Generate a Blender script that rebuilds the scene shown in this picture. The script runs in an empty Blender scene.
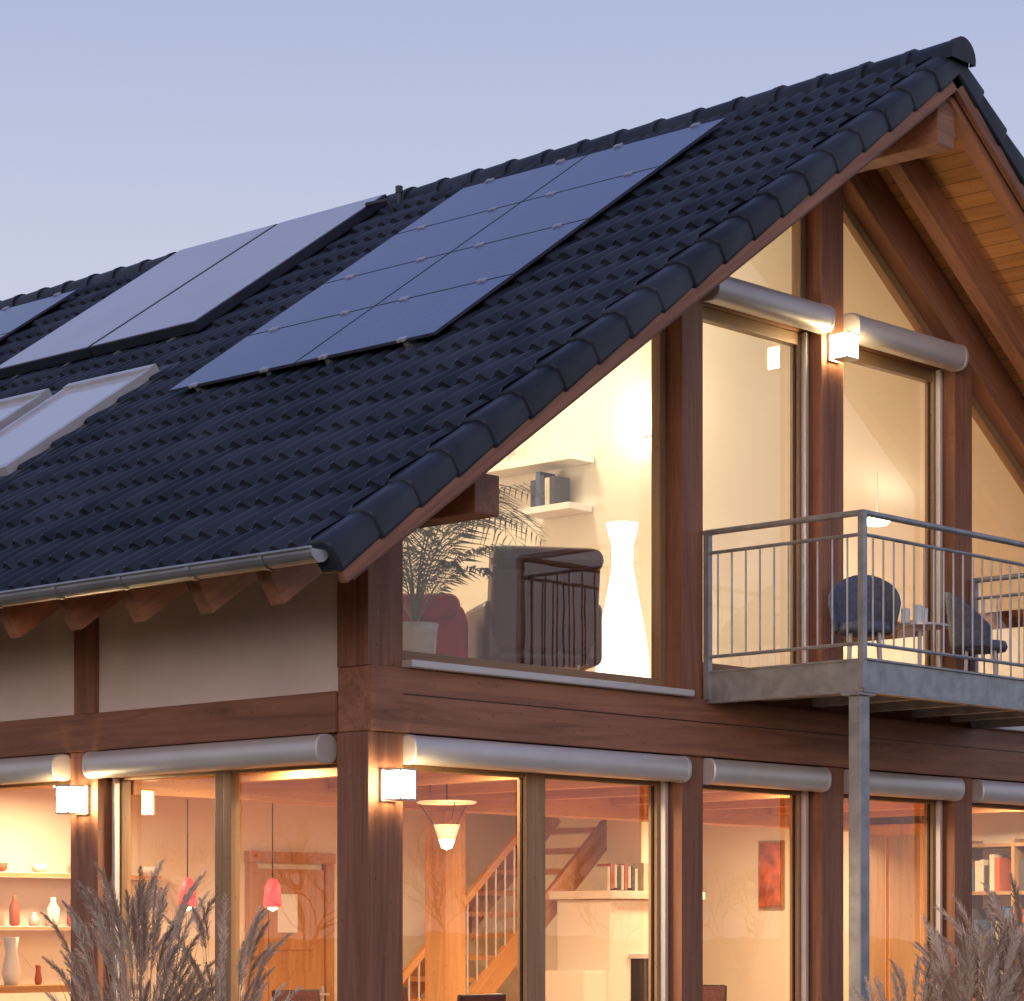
import bpy, bmesh, math, random
from mathutils import Vector, Matrix, Euler
random.seed(7)
R = math.radians
scene = bpy.context.scene
COL = scene.collection

# ------------------------------------------------------------------ materials
def new_mat(name):
    m = bpy.data.materials.new(name); m.use_nodes = True
    nt = m.node_tree
    return m, nt, nt.nodes, nt.links, nt.nodes.get('Principled BSDF')

def plain(name, col, rough=0.6, metal=0.0, noise=0.12, scale=6.0, bump=0.0, bscale=60, spec=0.5):
    m, nt, N, L, b = new_mat(name)
    tc = N.new('ShaderNodeTexCoord')
    n = N.new('ShaderNodeTexNoise'); n.inputs['Scale'].default_value = scale; n.inputs['Detail'].default_value = 6
    L.new(tc.outputs['Object'], n.inputs['Vector'])
    r = N.new('ShaderNodeValToRGB')
    r.color_ramp.elements[0].position = 0.3; r.color_ramp.elements[1].position = 0.72
    r.color_ramp.elements[0].color = (*[c*(1-noise) for c in col], 1)
    r.color_ramp.elements[1].color = (*[min(1, c*(1+noise)) for c in col], 1)
    L.new(n.outputs['Fac'], r.inputs['Fac']); L.new(r.outputs['Color'], b.inputs['Base Color'])
    b.inputs['Roughness'].default_value = rough; b.inputs['Metallic'].default_value = metal
    b.inputs['Specular IOR Level'].default_value = spec
    if bump:
        n2 = N.new('ShaderNodeTexNoise'); n2.inputs['Scale'].default_value = bscale; n2.inputs['Detail'].default_value = 4
        L.new(tc.outputs['Object'], n2.inputs['Vector'])
        bp = N.new('ShaderNodeBump'); bp.inputs['Strength'].default_value = bump; bp.inputs['Distance'].default_value = 0.01
        L.new(n2.outputs['Fac'], bp.inputs['Height']); L.new(bp.outputs['Normal'], b.inputs['Normal'])
    return m

def wood(name, axis, c1, c2, rough=0.6):
    m, nt, N, L, b = new_mat(name)
    tc = N.new('ShaderNodeTexCoord'); oi = N.new('ShaderNodeObjectInfo')
    mp = N.new('ShaderNodeMapping')
    s = [9.0, 9.0, 9.0]; s[axis] = 0.55
    mp.inputs['Scale'].default_value = s
    add = N.new('ShaderNodeVectorMath'); add.operation = 'MULTIPLY_ADD'
    L.new(oi.outputs['Random'], add.inputs[0]); add.inputs[1].default_value = (17, 31, 23)
    L.new(tc.outputs['Object'], mp.inputs['Vector']); L.new(mp.outputs['Vector'], add.inputs[2])
    n = N.new('ShaderNodeTexNoise'); n.inputs['Scale'].default_value = 1.3; n.inputs['Detail'].default_value = 8
    n.inputs['Roughness'].default_value = 0.65; n.inputs['Distortion'].default_value = 1.2
    L.new(add.outputs[0], n.inputs['Vector'])
    r = N.new('ShaderNodeValToRGB')
    r.color_ramp.elements[0].position = 0.3; r.color_ramp.elements[1].position = 0.7
    r.color_ramp.elements[0].color = (*c1, 1); r.color_ramp.elements[1].color = (*c2, 1)
    L.new(n.outputs['Fac'], r.inputs['Fac'])
    v = N.new('ShaderNodeTexVoronoi')
    s2 = [4.0, 4.0, 4.0]; s2[axis] = 2.2
    add2 = N.new('ShaderNodeVectorMath'); add2.operation = 'MULTIPLY_ADD'
    L.new(oi.outputs['Random'], add2.inputs[0]); add2.inputs[1].default_value = (5, 9, 13)
    mp3 = N.new('ShaderNodeMapping'); mp3.inputs['Scale'].default_value = s2
    L.new(tc.outputs['Object'], mp3.inputs['Vector']); L.new(mp3.outputs['Vector'], add2.inputs[2])
    L.new(add2.outputs[0], v.inputs['Vector'])
    kr = N.new('ShaderNodeValToRGB'); kr.color_ramp.elements[0].position = 0.04; kr.color_ramp.elements[1].position = 0.13
    kr.color_ramp.elements[0].color = (0.35, 0.3, 0.28, 1); kr.color_ramp.elements[1].color = (1, 1, 1, 1)
    L.new(v.outputs['Distance'], kr.inputs['Fac'])
    mx = N.new('ShaderNodeMixRGB'); mx.blend_type = 'MULTIPLY'; mx.inputs['Fac'].default_value = 0.8
    L.new(r.outputs['Color'], mx.inputs['Color1']); L.new(kr.outputs['Color'], mx.inputs['Color2'])
    mr = N.new('ShaderNodeMapRange'); mr.inputs['To Min'].default_value = 0.84; mr.inputs['To Max'].default_value = 1.14
    L.new(oi.outputs['Random'], mr.inputs['Value'])
    sc = N.new('ShaderNodeVectorMath'); sc.operation = 'SCALE'
    L.new(mx.outputs['Color'], sc.inputs[0]); L.new(mr.outputs['Result'], sc.inputs['Scale'])
    L.new(sc.outputs[0], b.inputs['Base Color'])
    b.inputs['Roughness'].default_value = rough
    bp = N.new('ShaderNodeBump'); bp.inputs['Strength'].default_value = 0.25; bp.inputs['Distance'].default_value = 0.004
    L.new(n.outputs['Fac'], bp.inputs['Height']); L.new(bp.outputs['Normal'], b.inputs['Normal'])
    return m

def emis(name, col, strength):
    m, nt, N, L, b = new_mat(name)
    b.inputs['Base Color'].default_value = (*col, 1)
    b.inputs['Emission Color'].default_value = (*col, 1)
    b.inputs['Emission Strength'].default_value = strength
    return m

WC1, WC2 = (0.17, 0.070, 0.040), (0.36, 0.165, 0.095)
WOOD = [wood('larch_timber_%s' % a, i, WC1, WC2) for i, a in enumerate('xyz')]
OC1, OC2 = (0.46, 0.21, 0.07), (0.66, 0.35, 0.14)
PINE = [wood('pine_timber_%s' % a, i, OC1, OC2) for i, a in enumerate('xyz')]
FRM = [wood('window_frame_wood_%s' % a, i, (0.26, 0.15, 0.075), (0.38, 0.24, 0.13), 0.45) for i, a in enumerate('xyz')]
M_plaster = plain('cream_render', (0.72, 0.65, 0.60), 0.9, noise=0.07, scale=1.6, bump=0.6, bscale=90)
M_inwall = plain('interior_plaster', (0.82, 0.77, 0.66), 0.9, noise=0.03, scale=0.8)
M_inpink = plain('interior_salmon_plaster', (0.80, 0.48, 0.35), 0.9, noise=0.05, scale=0.8)
M_floor = PINE[0]
M_alu = plain('brushed_aluminium', (0.62, 0.61, 0.62), 0.42, 0.35, noise=0.06, scale=3)
M_zinc = plain('zinc', (0.34, 0.35, 0.37), 0.42, 0.6, noise=0.2, scale=4)
M_galv = plain('galvanised_steel', (0.36, 0.38, 0.40), 0.5, 0.6, noise=0.22, scale=9)
M_white = plain('white_lacquer', (0.8, 0.79, 0.76), 0.5, noise=0.03)
M_dark = plain('dark_metal', (0.03, 0.03, 0.035), 0.4, 0.5, noise=0.1)
M_lead = plain('lead_flashing', (0.06, 0.065, 0.08), 0.5, 0.4, noise=0.2, scale=8)
M_leather = plain('oxblood_leather', (0.085, 0.022, 0.018), 0.36, noise=0.25, scale=7, bump=0.3, bscale=40)
M_red = plain('red_fabric', (0.42, 0.02, 0.02), 0.8, noise=0.2, scale=10)
M_blue = plain('blue_grey_wicker', (0.11, 0.135, 0.20), 0.7, noise=0.25, scale=30, bump=0.6, bscale=80)
M_pot = plain('glazed_pot', (0.6, 0.57, 0.5), 0.4)
M_palm = plain('palm_leaf', (0.13, 0.19, 0.06), 0.5, noise=0.5, scale=9)
M_bark = plain('bark', (0.12, 0.09, 0.08), 0.9, noise=0.3, scale=12)
M_book = [plain('book_cover_%d' % i, c, 0.6) for i, c in enumerate([(0.05, 0.05, 0.06), (0.4, 0.1, 0.05), (0.55, 0.5, 0.4), (0.06, 0.1, 0.2)])]

def glass_mat(name, tint=(0.96, 0.95, 0.92)):
    m, nt, N, L, b = new_mat(name)
    N.remove(b)
    out = [n for n in N if n.type == 'OUTPUT_MATERIAL'][0]
    tr = N.new('ShaderNodeBsdfTransparent'); tr.inputs['Color'].default_value = (*tint, 1)
    gl = N.new('ShaderNodeBsdfGlossy'); gl.inputs['Roughness'].default_value = 0.004
    gl.inputs['Color'].default_value = (1.0, 0.88, 0.84, 1)
    tc = N.new('ShaderNodeTexCoord'); ns = N.new('ShaderNodeTexNoise'); ns.inputs['Scale'].default_value = 1.4
    bp = N.new('ShaderNodeBump'); bp.inputs['Strength'].default_value = 0.03; bp.inputs['Distance'].default_value = 0.05
    L.new(tc.outputs['Object'], ns.inputs['Vector']); L.new(ns.outputs['Fac'], bp.inputs['Height'])
    L.new(bp.outputs['Normal'], gl.inputs['Normal'])
    lw = N.new('ShaderNodeLayerWeight'); lw.inputs['Blend'].default_value = 0.5
    pw = N.new('ShaderNodeMath'); pw.operation = 'POWER'; pw.inputs[1].default_value = 5; L.new(lw.outputs['Facing'], pw.inputs[0])
    mu = N.new('ShaderNodeMath'); mu.operation = 'MULTIPLY_ADD'; mu.inputs[1].default_value = 0.9; mu.inputs[2].default_value = 0.10; mu.use_clamp = True
    L.new(pw.outputs[0], mu.inputs[0])
    mx = N.new('ShaderNodeMixShader')
    L.new(mu.outputs[0], mx.inputs[0]); L.new(tr.outputs[0], mx.inputs[1]); L.new(gl.outputs[0], mx.inputs[2])
    L.new(mx.outputs[0], out.inputs['Surface'])
    return m
M_glass = glass_mat('window_glass')

def tile_mat():
    m, nt, N, L, b = new_mat('anthracite_roof_tile')
    at = N.new('ShaderNodeAttribute'); at.attribute_name = 'tile_rand'
    tc = N.new('ShaderNodeTexCoord'); n = N.new('ShaderNodeTexNoise'); n.inputs['Scale'].default_value = 5; n.inputs['Detail'].default_value = 8
    L.new(tc.outputs['Object'], n.inputs['Vector'])
    ad = N.new('ShaderNodeMath'); ad.operation = 'MULTIPLY_ADD'; ad.inputs[1].default_value = 0.5
    L.new(at.outputs['Fac'], ad.inputs[0])
    m2 = N.new('ShaderNodeMath'); m2.operation = 'MULTIPLY'; m2.inputs[1].default_value = 0.7
    L.new(n.outputs['Fac'], m2.inputs[0]); L.new(m2.outputs[0], ad.inputs[2])
    r = N.new('ShaderNodeValToRGB')
    r.color_ramp.elements[0].position = 0.2; r.color_ramp.elements[0].color = (0.009, 0.012, 0.020, 1)
    r.color_ramp.elements[1].position = 0.9; r.color_ramp.elements[1].color = (0.036, 0.043, 0.064, 1)
    L.new(ad.outputs[0], r.inputs['Fac']); L.new(r.outputs['Color'], b.inputs['Base Color'])
    b.inputs['Roughness'].default_value = 0.46
    b.inputs['Specular IOR Level'].default_value = 0.30
    n3 = N.new('ShaderNodeTexNoise'); n3.inputs['Scale'].default_value = 70
    L.new(tc.outputs['Object'], n3.inputs['Vector'])
    bp = N.new('ShaderNodeBump'); bp.inputs['Strength'].default_value = 0.3; bp.inputs['Distance'].default_value = 0.004
    L.new(n3.outputs['Fac'], bp.inputs['Height']); L.new(bp.outputs['Normal'], b.inputs['Normal'])
    return m
M_tile = tile_mat()

# ------------------------------------------------------------------ mesh helpers
def empty(name, loc=(0, 0, 0)):
    e = bpy.data.objects.new(name, None); COL.objects.link(e); e.location = loc
    e.empty_display_size = 0.3
    return e

def mk(name, verts, faces, mats, parent=None, smooth=False, midx=None, loc=(0, 0, 0), rot=None):
    me = bpy.data.meshes.new(name); me.from_pydata([tuple(v) for v in verts], [], faces)
    for m in (mats if isinstance(mats, (list, tuple)) else [mats]): me.materials.append(m)
    if midx: me.polygons.foreach_set('material_index', midx)
    if smooth: me.polygons.foreach_set('use_smooth', [True]*len(me.polygons))
    me.update()
    o = bpy.data.objects.new(name, me); COL.objects.link(o)
    o.location = loc
    if rot is not None: o.rotation_euler = rot
    if parent:
        o.parent = parent
        o.matrix_parent_inverse = Matrix.Translation(parent.location).inverted()
    return o

def box(name, x0, x1, y0, y1, z0, z1, mat, parent=None, bev=0.005):
    c = ((x0+x1)/2, (y0+y1)/2, (z0+z1)/2); d = (abs(x1-x0), abs(y1-y0), abs(z1-z0))
    if isinstance(mat, list): mat = mat[d.index(max(d))]
    bm = bmesh.new(); bmesh.ops.create_cube(bm, size=1)
    for v in bm.verts: v.co = Vector((v.co.x*d[0], v.co.y*d[1], v.co.z*d[2]))
    if bev and min(d) > bev*3: bmesh.ops.bevel(bm, geom=bm.edges[:], offset=bev, segments=2, profile=0.6, affect='EDGES')
    me = bpy.data.meshes.new(name); bm.to_mesh(me); bm.free(); me.materials.append(mat)
    o = bpy.data.objects.new(name, me); COL.objects.link(o); o.location = c
    if parent:
        o.parent = parent; o.matrix_parent_inverse = Matrix.Translation(parent.location).inverted()
    return o

def beam(name, p0, p1, w, h, mat, parent=None, bev=0.006, up=(0, 0, 1)):
    p0, p1 = Vector(p0), Vector(p1); d = p1-p0; ln = d.length; X = d.normalized()
    Y = Vector(up).cross(X).normalized(); Z = X.cross(Y)
    bm = bmesh.new(); bmesh.ops.create_cube(bm, size=1)
    for v in bm.verts: v.co = Vector((v.co.x*ln, v.co.y*w, v.co.z*h))
    if bev: bmesh.ops.bevel(bm, geom=bm.edges[:], offset=bev, segments=2, profile=0.6, affect='EDGES')
    me = bpy.data.meshes.new(name); bm.to_mesh(me); bm.free()
    me.materials.append(mat[0] if isinstance(mat, list) else mat)
    o = bpy.data.objects.new(name, me); COL.objects.link(o)
    o.rotation_mode = 'QUATERNION'
    o.rotation_quaternion = Matrix((X, Y, Z)).transposed().to_quaternion(); o.location = (p0+p1)/2
    if parent:
        o.parent = parent; o.matrix_parent_inverse = Matrix.Translation(parent.location).inverted()
    return o

class MB:
    def __init__(s): s.v = []; s.f = []; s.m = []
    def quad(s, a, b, c, d, mi=0):
        i = len(s.v); s.v += [a, b, c, d]; s.f.append((i, i+1, i+2, i+3)); s.m.append(mi)
    def box(s, cx, cy, cz, dx, dy, dz, mi=0, M=None):
        i = len(s.v)
        for a in (-.5, .5):
            for b in (-.5, .5):
                for c in (-.5, .5):
                    p = Vector((a*dx, b*dy, c*dz))
                    if M is not None: p = M @ p
                    s.v.append((p.x+cx, p.y+cy, p.z+cz))
        for q in ((0, 1, 3, 2), (4, 6, 7, 5), (0, 4, 5, 1), (2, 3, 7, 6), (0, 2, 6, 4), (1, 5, 7, 3)):
            s.f.append(tuple(i+k for k in q)); s.m.append(mi)
    def tube(s, pts, rad, n=8, mi=0, caps=True):
        pts = [Vector(p) for p in pts]
        if not isinstance(rad, (list, tuple)): rad = [rad]*len(pts)
        base = len(s.v)
        for k, p in enumerate(pts):
            if k == 0: t = pts[1]-p
            elif k == len(pts)-1: t = p-pts[k-1]
            else: t = pts[k+1]-pts[k-1]
            t.normalize()
            u = t.cross(Vector((0, 0, 1)))
            if u.length < 1e-3: u = Vector((1, 0, 0))
            u.normalize(); w = t.cross(u)
            for j in range(n):
                a = 2*math.pi*j/n
                s.v.append(tuple(p+(u*math.cos(a)+w*math.sin(a))*rad[k]))
        for k in range(len(pts)-1):
            for j in range(n):
                a = base+k*n+j; b2 = base+k*n+(j+1) % n
                s.f.append((a, b2, b2+n, a+n)); s.m.append(mi)
        if caps:
            s.f.append(tuple(base+j for j in range(n))[::-1]); s.m.append(mi)
            e = base+(len(pts)-1)*n
            s.f.append(tuple(e+j for j in range(n))); s.m.append(mi)
    def lathe(s, cx, cy, prof, n=20, mi=0):
        base = len(s.v)
        for r, z in prof:
            for j in range(n):
                a = 2*math.pi*j/n; s.v.append((cx+r*math.cos(a), cy+r*math.sin(a), z))
        for k in range(len(prof)-1):
            for j in range(n):
                a = base+k*n+j; b2 = base+k*n+(j+1) % n
                s.f.append((a, b2, b2+n, a+n)); s.m.append(mi)
    def build(s, name, mats, parent=None, smooth=False, bevel=0.0):
        o = mk(name, s.v, s.f, mats, parent, smooth, s.m)
        if bevel:
            bm = bmesh.new(); bm.from_mesh(o.data)
            bmesh.ops.bevel(bm, geom=bm.edges[:], offset=bevel, segments=2, profile=0.6, affect='EDGES')
            bm.to_mesh(o.data); bm.free()
        return o

def smooth_angle(o, ang=40):
    o.data.polygons.foreach_set('use_smooth', [True]*len(o.data.polygons))
    try: o.data.set_sharp_from_angle(angle=R(ang))
    except Exception: pass

# ------------------------------------------------------------------ roof geometry
XR, SL = 4.5, 0.685
EX, EZ = -1.24, 3.57
TH = math.atan(SL); CT, ST = math.cos(TH), math.sin(TH)
YF, YB = -1.04, 12.4
LS = (XR-EX)/CT
def zt(x):
    return EZ+SL*((x if x <= XR else 2*XR-x)-EX)
def sp(side, s, n, y):
    x = EX+s*CT-n*ST; z = EZ+s*ST+n*CT
    return (x if side < 0 else 2*XR-x, y, z)

house = empty('timber_frame_house')

def tiles(side, y0, y1, name):
    NC = 20; cl = LS/NC; per = 0.15; sub = 8
    ncol = int((y1-y0)/per)*sub
    V = []; F = []; TR = []
    ys = [y0+(y1-y0)*i/ncol for i in range(ncol+1)]
    wv = [0.044*(0.5+0.5*math.cos(2*math.pi*(y-y0)/per))**1.2 for y in ys]
    for c in range(NC):
        s0 = c*cl; s1 = s0+cl+0.01
        jit = [random.uniform(-.005, .005) for _ in range(ncol//(2*sub)+2)]
        sj = [random.uniform(-.007, .007) for _ in range(ncol//(2*sub)+2)]
        tr = [random.random() for _ in range(ncol//(2*sub)+2)]
        rows = [(0.0, -0.012, 0), (0.0, 0.028, 0), (0.0, 0.028, 0), (0.015, 0.036, 0), (0.12, 0.028, 0), (1.0, 0.0, 1)]
        b = len(V)
        for ri, (sr, n, last) in enumerate(rows):
            for i, y in enumerate(ys):
                t = i//(2*sub)
                s = s1 if last else s0+sr+sj[t]
                V.append(sp(side, s, n+wv[i]*(0.75 if ri == 0 else 1)+jit[t]*(0 if last else 1), y))
        w = ncol+1
        for ri in range(5):
            if ri == 1: continue
            for i in range(ncol):
                a = b+ri*w+i
                f = (a, a+1, a+1+w, a+w)
                F.append(f[::-1] if side < 0 else f); TR.append(tr[i//(2*sub)])
    o = mk(name, V, F, M_tile, house, True)
    at = o.data.attributes.new('tile_rand', 'FLOAT', 'FACE'); at.data.foreach_set('value', TR)
    return o
tiles(-1, -0.90, 12.3, 'roof_tiles_west')
tiles(1, -0.90, 12.3, 'roof_tiles_east')

for side in (-1, 1):
    mb = MB(); NC = 20; cl = LS/NC; TR = []
    for c in range(NC):
        s0 = c*cl-0.015; s1 = s0+cl+0.03
        for (yy0, yy1) in ((YF, YF+0.17), (YB-0.17, YB)):
            j = random.uniform(-.005, .005); jy = random.uniform(-.004, .004)
            up0, up1 = 0.068+j, 0.044
            lo0, lo1 = -0.130, -0.115
            if side > 0 and c == NC-1: s1 = LS-0.02
            pts = [sp(side, s0, lo0, yy0+jy), sp(side, s0, up0-0.04, yy0+jy), sp(side, s0, up0, yy0+0.05), sp(side, s0, up0, yy1), sp(side, s0, lo0, yy1)]
            pts2 = [sp(side, s1, lo1, yy0+0.010), sp(side, s1, up1-0.04, yy0+0.010), sp(side, s1, up1, yy0+0.06), sp(side, s1, up1, yy1), sp(side, s1, lo1, yy1)]
            i = len(mb.v); mb.v += pts+pts2; n = 5
            for k in range(n):
                mb.f.append((i+k, i+(k+1) % n, i+n+(k+1) % n, i+n+k)); mb.m.append(0)
            mb.f.append(tuple(i+k for k in range(n))[::-1]); mb.m.append(0)
            mb.f.append(tuple(i+n+k for k in range(n))); mb.m.append(0)
            r = random.random(); TR += [r]*(n+2)
    o = mb.build('verge_tiles_%s' % ('west' if side < 0 else 'east'), M_tile, house)
    at = o.data.attributes.new('tile_rand', 'FLOAT', 'FACE'); at.data.foreach_set('value', TR)
    bv = o.modifiers.new('b', 'BEVEL'); bv.width = 0.02; bv.segments = 3
    smooth_angle(o, 60)

mb = MB(); y = YF-0.03; zc = zt(XR)-0.03; TR = []
while y < YB:
    y2 = y+0.37; n = 12
    for (ya, yb, ra, rb) in ((y, y+0.05, 0.138, 0.135), (y+0.05, y2+0.04, 0.130, 0.118)):
        i = len(mb.v)
        for yy, rr in ((ya, ra), (yb, rb)):
            for k in range(n+1):
                a = math.pi*(-0.06+1.12*k/n)
                mb.v.append((XR+rr*math.cos(a)*1.05, yy, zc+rr*math.sin(a)))
        for k in range(n):
            mb.f.append((i+k, i+n+1+k, i+n+2+k, i+k+1)); mb.m.append(0)
        mb.f.append(tuple(i+k for k in range(n+1))); mb.m.append(0)
        r = random.random(); TR += [r]*(n+1)
    y = y2
o = mb.build('ridge_caps', M_tile, house)
at = o.data.attributes.new('tile_rand', 'FLOAT', 'FACE'); at.data.foreach_set('value', TR)
smooth_angle(o)

def slope_slab(name, side, y0, y1, n0, n1, s0, s1, mat):
    v = [sp(side, s0, n0, y0), sp(side, s1, n0, y0), sp(side, s1, n0, y1), sp(side, s0, n0, y1),
         sp(side, s0, n1, y0), sp(side, s1, n1, y0), sp(side, s1, n1, y1), sp(side, s0, n1, y1)]
    return mk(name, v, [(0, 1, 2, 3), (4, 7, 6, 5), (0, 4, 5, 1), (1, 5, 6, 2), (2, 6, 7, 3), (3, 7, 4, 0)], mat, house)
def boards_mat():
    m = PINE[1].copy(); m.name = 'soffit_boards'
    nt = m.node_tree; N = nt.nodes; L = nt.links
    b = N.get('Principled BSDF')
    src = b.inputs['Base Color'].links[0].from_socket
    tc = N.new('ShaderNodeTexCoord'); sx = N.new('ShaderNodeSeparateXYZ'); L.new(tc.outputs['Object'], sx.inputs[0])
    mm = N.new('ShaderNodeMath'); mm.operation = 'MULTIPLY'; mm.inputs[1].default_value = 1/(0.12*CT)
    L.new(sx.outputs['X'], mm.inputs[0])
    fr = N.new('ShaderNodeMath'); fr.operation = 'FRACT'; L.new(mm.outputs[0], fr.inputs[0])
    rr = N.new('ShaderNodeValToRGB'); rr.color_ramp.elements[0].position = 0.02; rr.color_ramp.elements[0].color = (.35, .3, .28, 1)
    rr.color_ramp.elements[1].position = 0.09; rr.color_ramp.elements[1].color = (1, 1, 1, 1)
    L.new(fr.outputs[0], rr.inputs['Fac'])
    fl = N.new('ShaderNodeMath'); fl.operation = 'FLOOR'; L.new(mm.outputs[0], fl.inputs[0])
    wn = N.new('ShaderNodeTexWhiteNoise'); wn.noise_dimensions = '1D'; L.new(fl.outputs[0], wn.inputs['W'])
    mr = N.new('ShaderNodeMapRange'); mr.inputs['To Min'].default_value = 0.95; mr.inputs['To Max'].default_value = 1.3
    L.new(wn.outputs['Value'], mr.inputs['Value'])
    mx = N.new('ShaderNodeMixRGB'); mx.blend_type = 'MULTIPLY'; mx.inputs['Fac'].default_value = 1
    L.new(src, mx.inputs['Color1']); L.new(rr.outputs['Color'], mx.inputs['Color2'])
    sc = N.new('ShaderNodeVectorMath'); sc.operation = 'SCALE'; L.new(mx.outputs[0], sc.inputs[0]); L.new(mr.outputs[0], sc.inputs['Scale'])
    L.new(sc.outputs[0], b.inputs['Base Color'])
    return m
M_boards = boards_mat()
for side, nm in ((-1, 'west'), (1, 'east')):
    slope_slab('soffit_boards_'+nm, side, YF+0.03, YB-0.03, -0.045, -0.075, 0.02, LS-0.02, M_boards)
    slope_slab('roof_insulation_'+nm, side, 0.22, 11.78, -0.08, -0.27, 1.75, LS-0.14, M_inwall)
TAIL = [wood('rafter_tail_wood', 0, (0.24, 0.105, 0.06), (0.44, 0.22, 0.13))]
k = 0; yy = -0.9
while yy < 12.3:
    for side in (-1, 1):
        inside = 0.0 < yy < 11.9
        s1 = 1.7 if inside else LS-0.06
        if yy > 2.0 and side > 0: continue
        if k == 0: n, h = -0.155, 0.155
        else: n, h = -0.195, 0.235
        beam('rafter_%d%s' % (k, 'w' if side < 0 else 'e'), sp(side, 0.10, n, yy), sp(side, s1, n, yy), 0.11, h, TAIL, house)
    yy += 0.58; k += 1
for side, nm in ((-1, 'west'), (1, 'east')):
    beam('barge_board_'+nm, sp(side, 0.0, -0.135, YF+0.045), sp(side, LS-0.02, -0.135, YF+0.045), 0.045, 0.125, WOOD, house)
    beam('gable_rafter_'+nm, sp(side, 1.3, -0.24, 0.08), sp(side, LS-0.10, -0.24, 0.08), 0.17, 0.30, TAIL, house)
box('eave_purlin', 0.045, 0.245, -0.80, 12.2, 3.93, 4.16, WOOD[1], house, 0.012)
box('eave_purlin_east', 8.755, 8.955, -0.80, 12.2, 3.93, 4.16, WOOD[1], house, 0.012)
box('ridge_purlin', 4.40, 4.60, -0.93, 12.2, 6.90, 7.27, TAIL[0], house, 0.012)
def gutter(side):
    mb = MB(); cx, cz, r = EX-0.055, 3.565, 0.065; n = 10
    def P(a, rr, y):
        x = cx+rr*math.cos(a); z = cz+rr*math.sin(a)
        return (x if side < 0 else 9-x, y, z)
    ys = [YF+0.05, YB-0.05]
    for k in range(n):
        a0 = math.pi+math.pi*k/n; a1 = math.pi+math.pi*(k+1)/n
        mb.quad(P(a0, r, ys[0]), P(a1, r, ys[0]), P(a1, r, ys[1]), P(a0, r, ys[1]))
        mb.quad(P(a0, r-.004, ys[0]), P(a0, r-.004, ys[1]), P(a1, r-.004, ys[1]), P(a1, r-.004, ys[0]))
    for yy in ys:
        i = len(mb.v); mb.v += [P(math.pi+math.pi*k/n, r, yy) for k in range(n+1)]; mb.f.append(tuple(range(i, i+n+1))); mb.m.append(0)
    xx = cx-r if side < 0 else 9-cx+r
    mb.tube([(xx, ys[0], cz+.004), (xx, ys[1], cz+.004)], 0.010, 8)
    y = -0.62
    while y < 12:
        for k in range(n):
            a0 = math.pi+math.pi*k/n; a1 = math.pi+math.pi*(k+1)/n
            mb.quad(P(a0, r+.006, y), P(a1, r+.006, y), P(a1, r+.006, y+.035), P(a0, r+.006, y+.035))
        y += 0.58
    o = mb.build('gutter_'+('west' if side < 0 else 'east'), M_zinc, house); smooth_angle(o, 50)
gutter(-1); gutter(1)

# ------------------------------------------------------------------ walls & frame
GX = [(0.0, 0.28), (2.83, 3.05), (4.36, 4.62), (6.02, 6.25), (8.72, 9.0)]
for i, (a, b) in enumerate(GX):
    top = (3.93 if i in (0, 4) else zt((a+b)/2)-0.47)
    if i == 2: top = 6.93
    box('gable_post_lower_%d' % i, a, b, 0.0, 0.26, 0.0, 2.768, WOOD, house)
    box('gable_post_upper_%d' % i, a, b, 0.0, 0.26, 3.145, top, WOOD, house)
box('gable_floor_beam', -0.002, 9.012, -0.03, 0.252, 2.77, 3.143, WOOD, house, 0.008)
box('gable_floor_beam_joint_trim', 0.25, 8.75, -0.034, -0.03, 2.99, 2.996, M_dark, house, 0)
LY = [2.47, 5.2, 7.9, 10.6]
for i, y in enumerate(LY):
    box('eave_post_lower_%d' % i, 0.0, 0.24, y, y+0.28, 0.0, 2.768, WOOD, house)
    box('eave_post_upper_%d' % i, 0.003, 0.22, y+0.03, y+0.25, 3.012, 3.93, WOOD, house)
box('eave_floor_beam', -0.022, 0.24, 0.255, 12.0, 2.77, 3.01, WOOD[1], house, 0.008)
box('render_panel', 0.035, 0.2, 0.262, 11.9, 3.012, 4.25, M_plaster, house, 0)
box('wall_east', 8.8, 8.99, 0.262, 11.9, 0, 4.2, M_plaster, house, 0)
vv = [(0.0, 11.9, 0), (9, 11.9, 0), (9, 11.9, 4.1), (4.5, 11.9, 7.1), (0, 11.9, 4.1)]
mk('wall_rear', vv+[(x, 12.05, z) for x, y, z in vv], [(0, 1, 2, 3, 4), (9, 8, 7, 6, 5), (0, 5, 6, 1), (1, 6, 7, 2), (2, 7, 8, 3), (3, 8, 9, 4), (4, 9, 5, 0)], M_plaster, house)

GY = 0.18
def gframe(name, x0, x1, z0, z1, w=0.07):
    ya, yb = GY-0.045, GY+0.03
    box(name+'_jamb_a', x0, x0+w, ya, yb, z0, z1, FRM, house, 0.006)
    box(name+'_jamb_b', x1-w, x1, ya, yb, z0, z1, FRM, house, 0.006)
    box(name+'_sill_rail', x0+w, x1-w, ya+.002, yb, z0, z0+w, FRM, house, 0.006)
    box(name+'_head', x0+w, x1-w, ya+.002, yb, z1-w, z1, FRM, house, 0.006)
    g = 0.012
    for nm, a, b, c, d in (('l', x0+w, x0+w+g, z0+w, z1-w), ('r', x1-w-g, x1-w, z0+w, z1-w)):
        box(name+'_gasket_'+nm, a, b, GY-0.02, GY-0.004, c, d, M_dark, house, 0)
def pane(name, pts, parent=None):
    mk(name, pts, [tuple(range(len(pts)))], M_glass, parent or house)
gw = [('gw1', 0.28, 1.57), ('gw2', 1.57, 2.83), ('gw3', 3.05, 4.36), ('gw4', 4.62, 6.02), ('gw5', 6.25, 7.5), ('gw6', 7.5, 8.72)]
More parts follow.
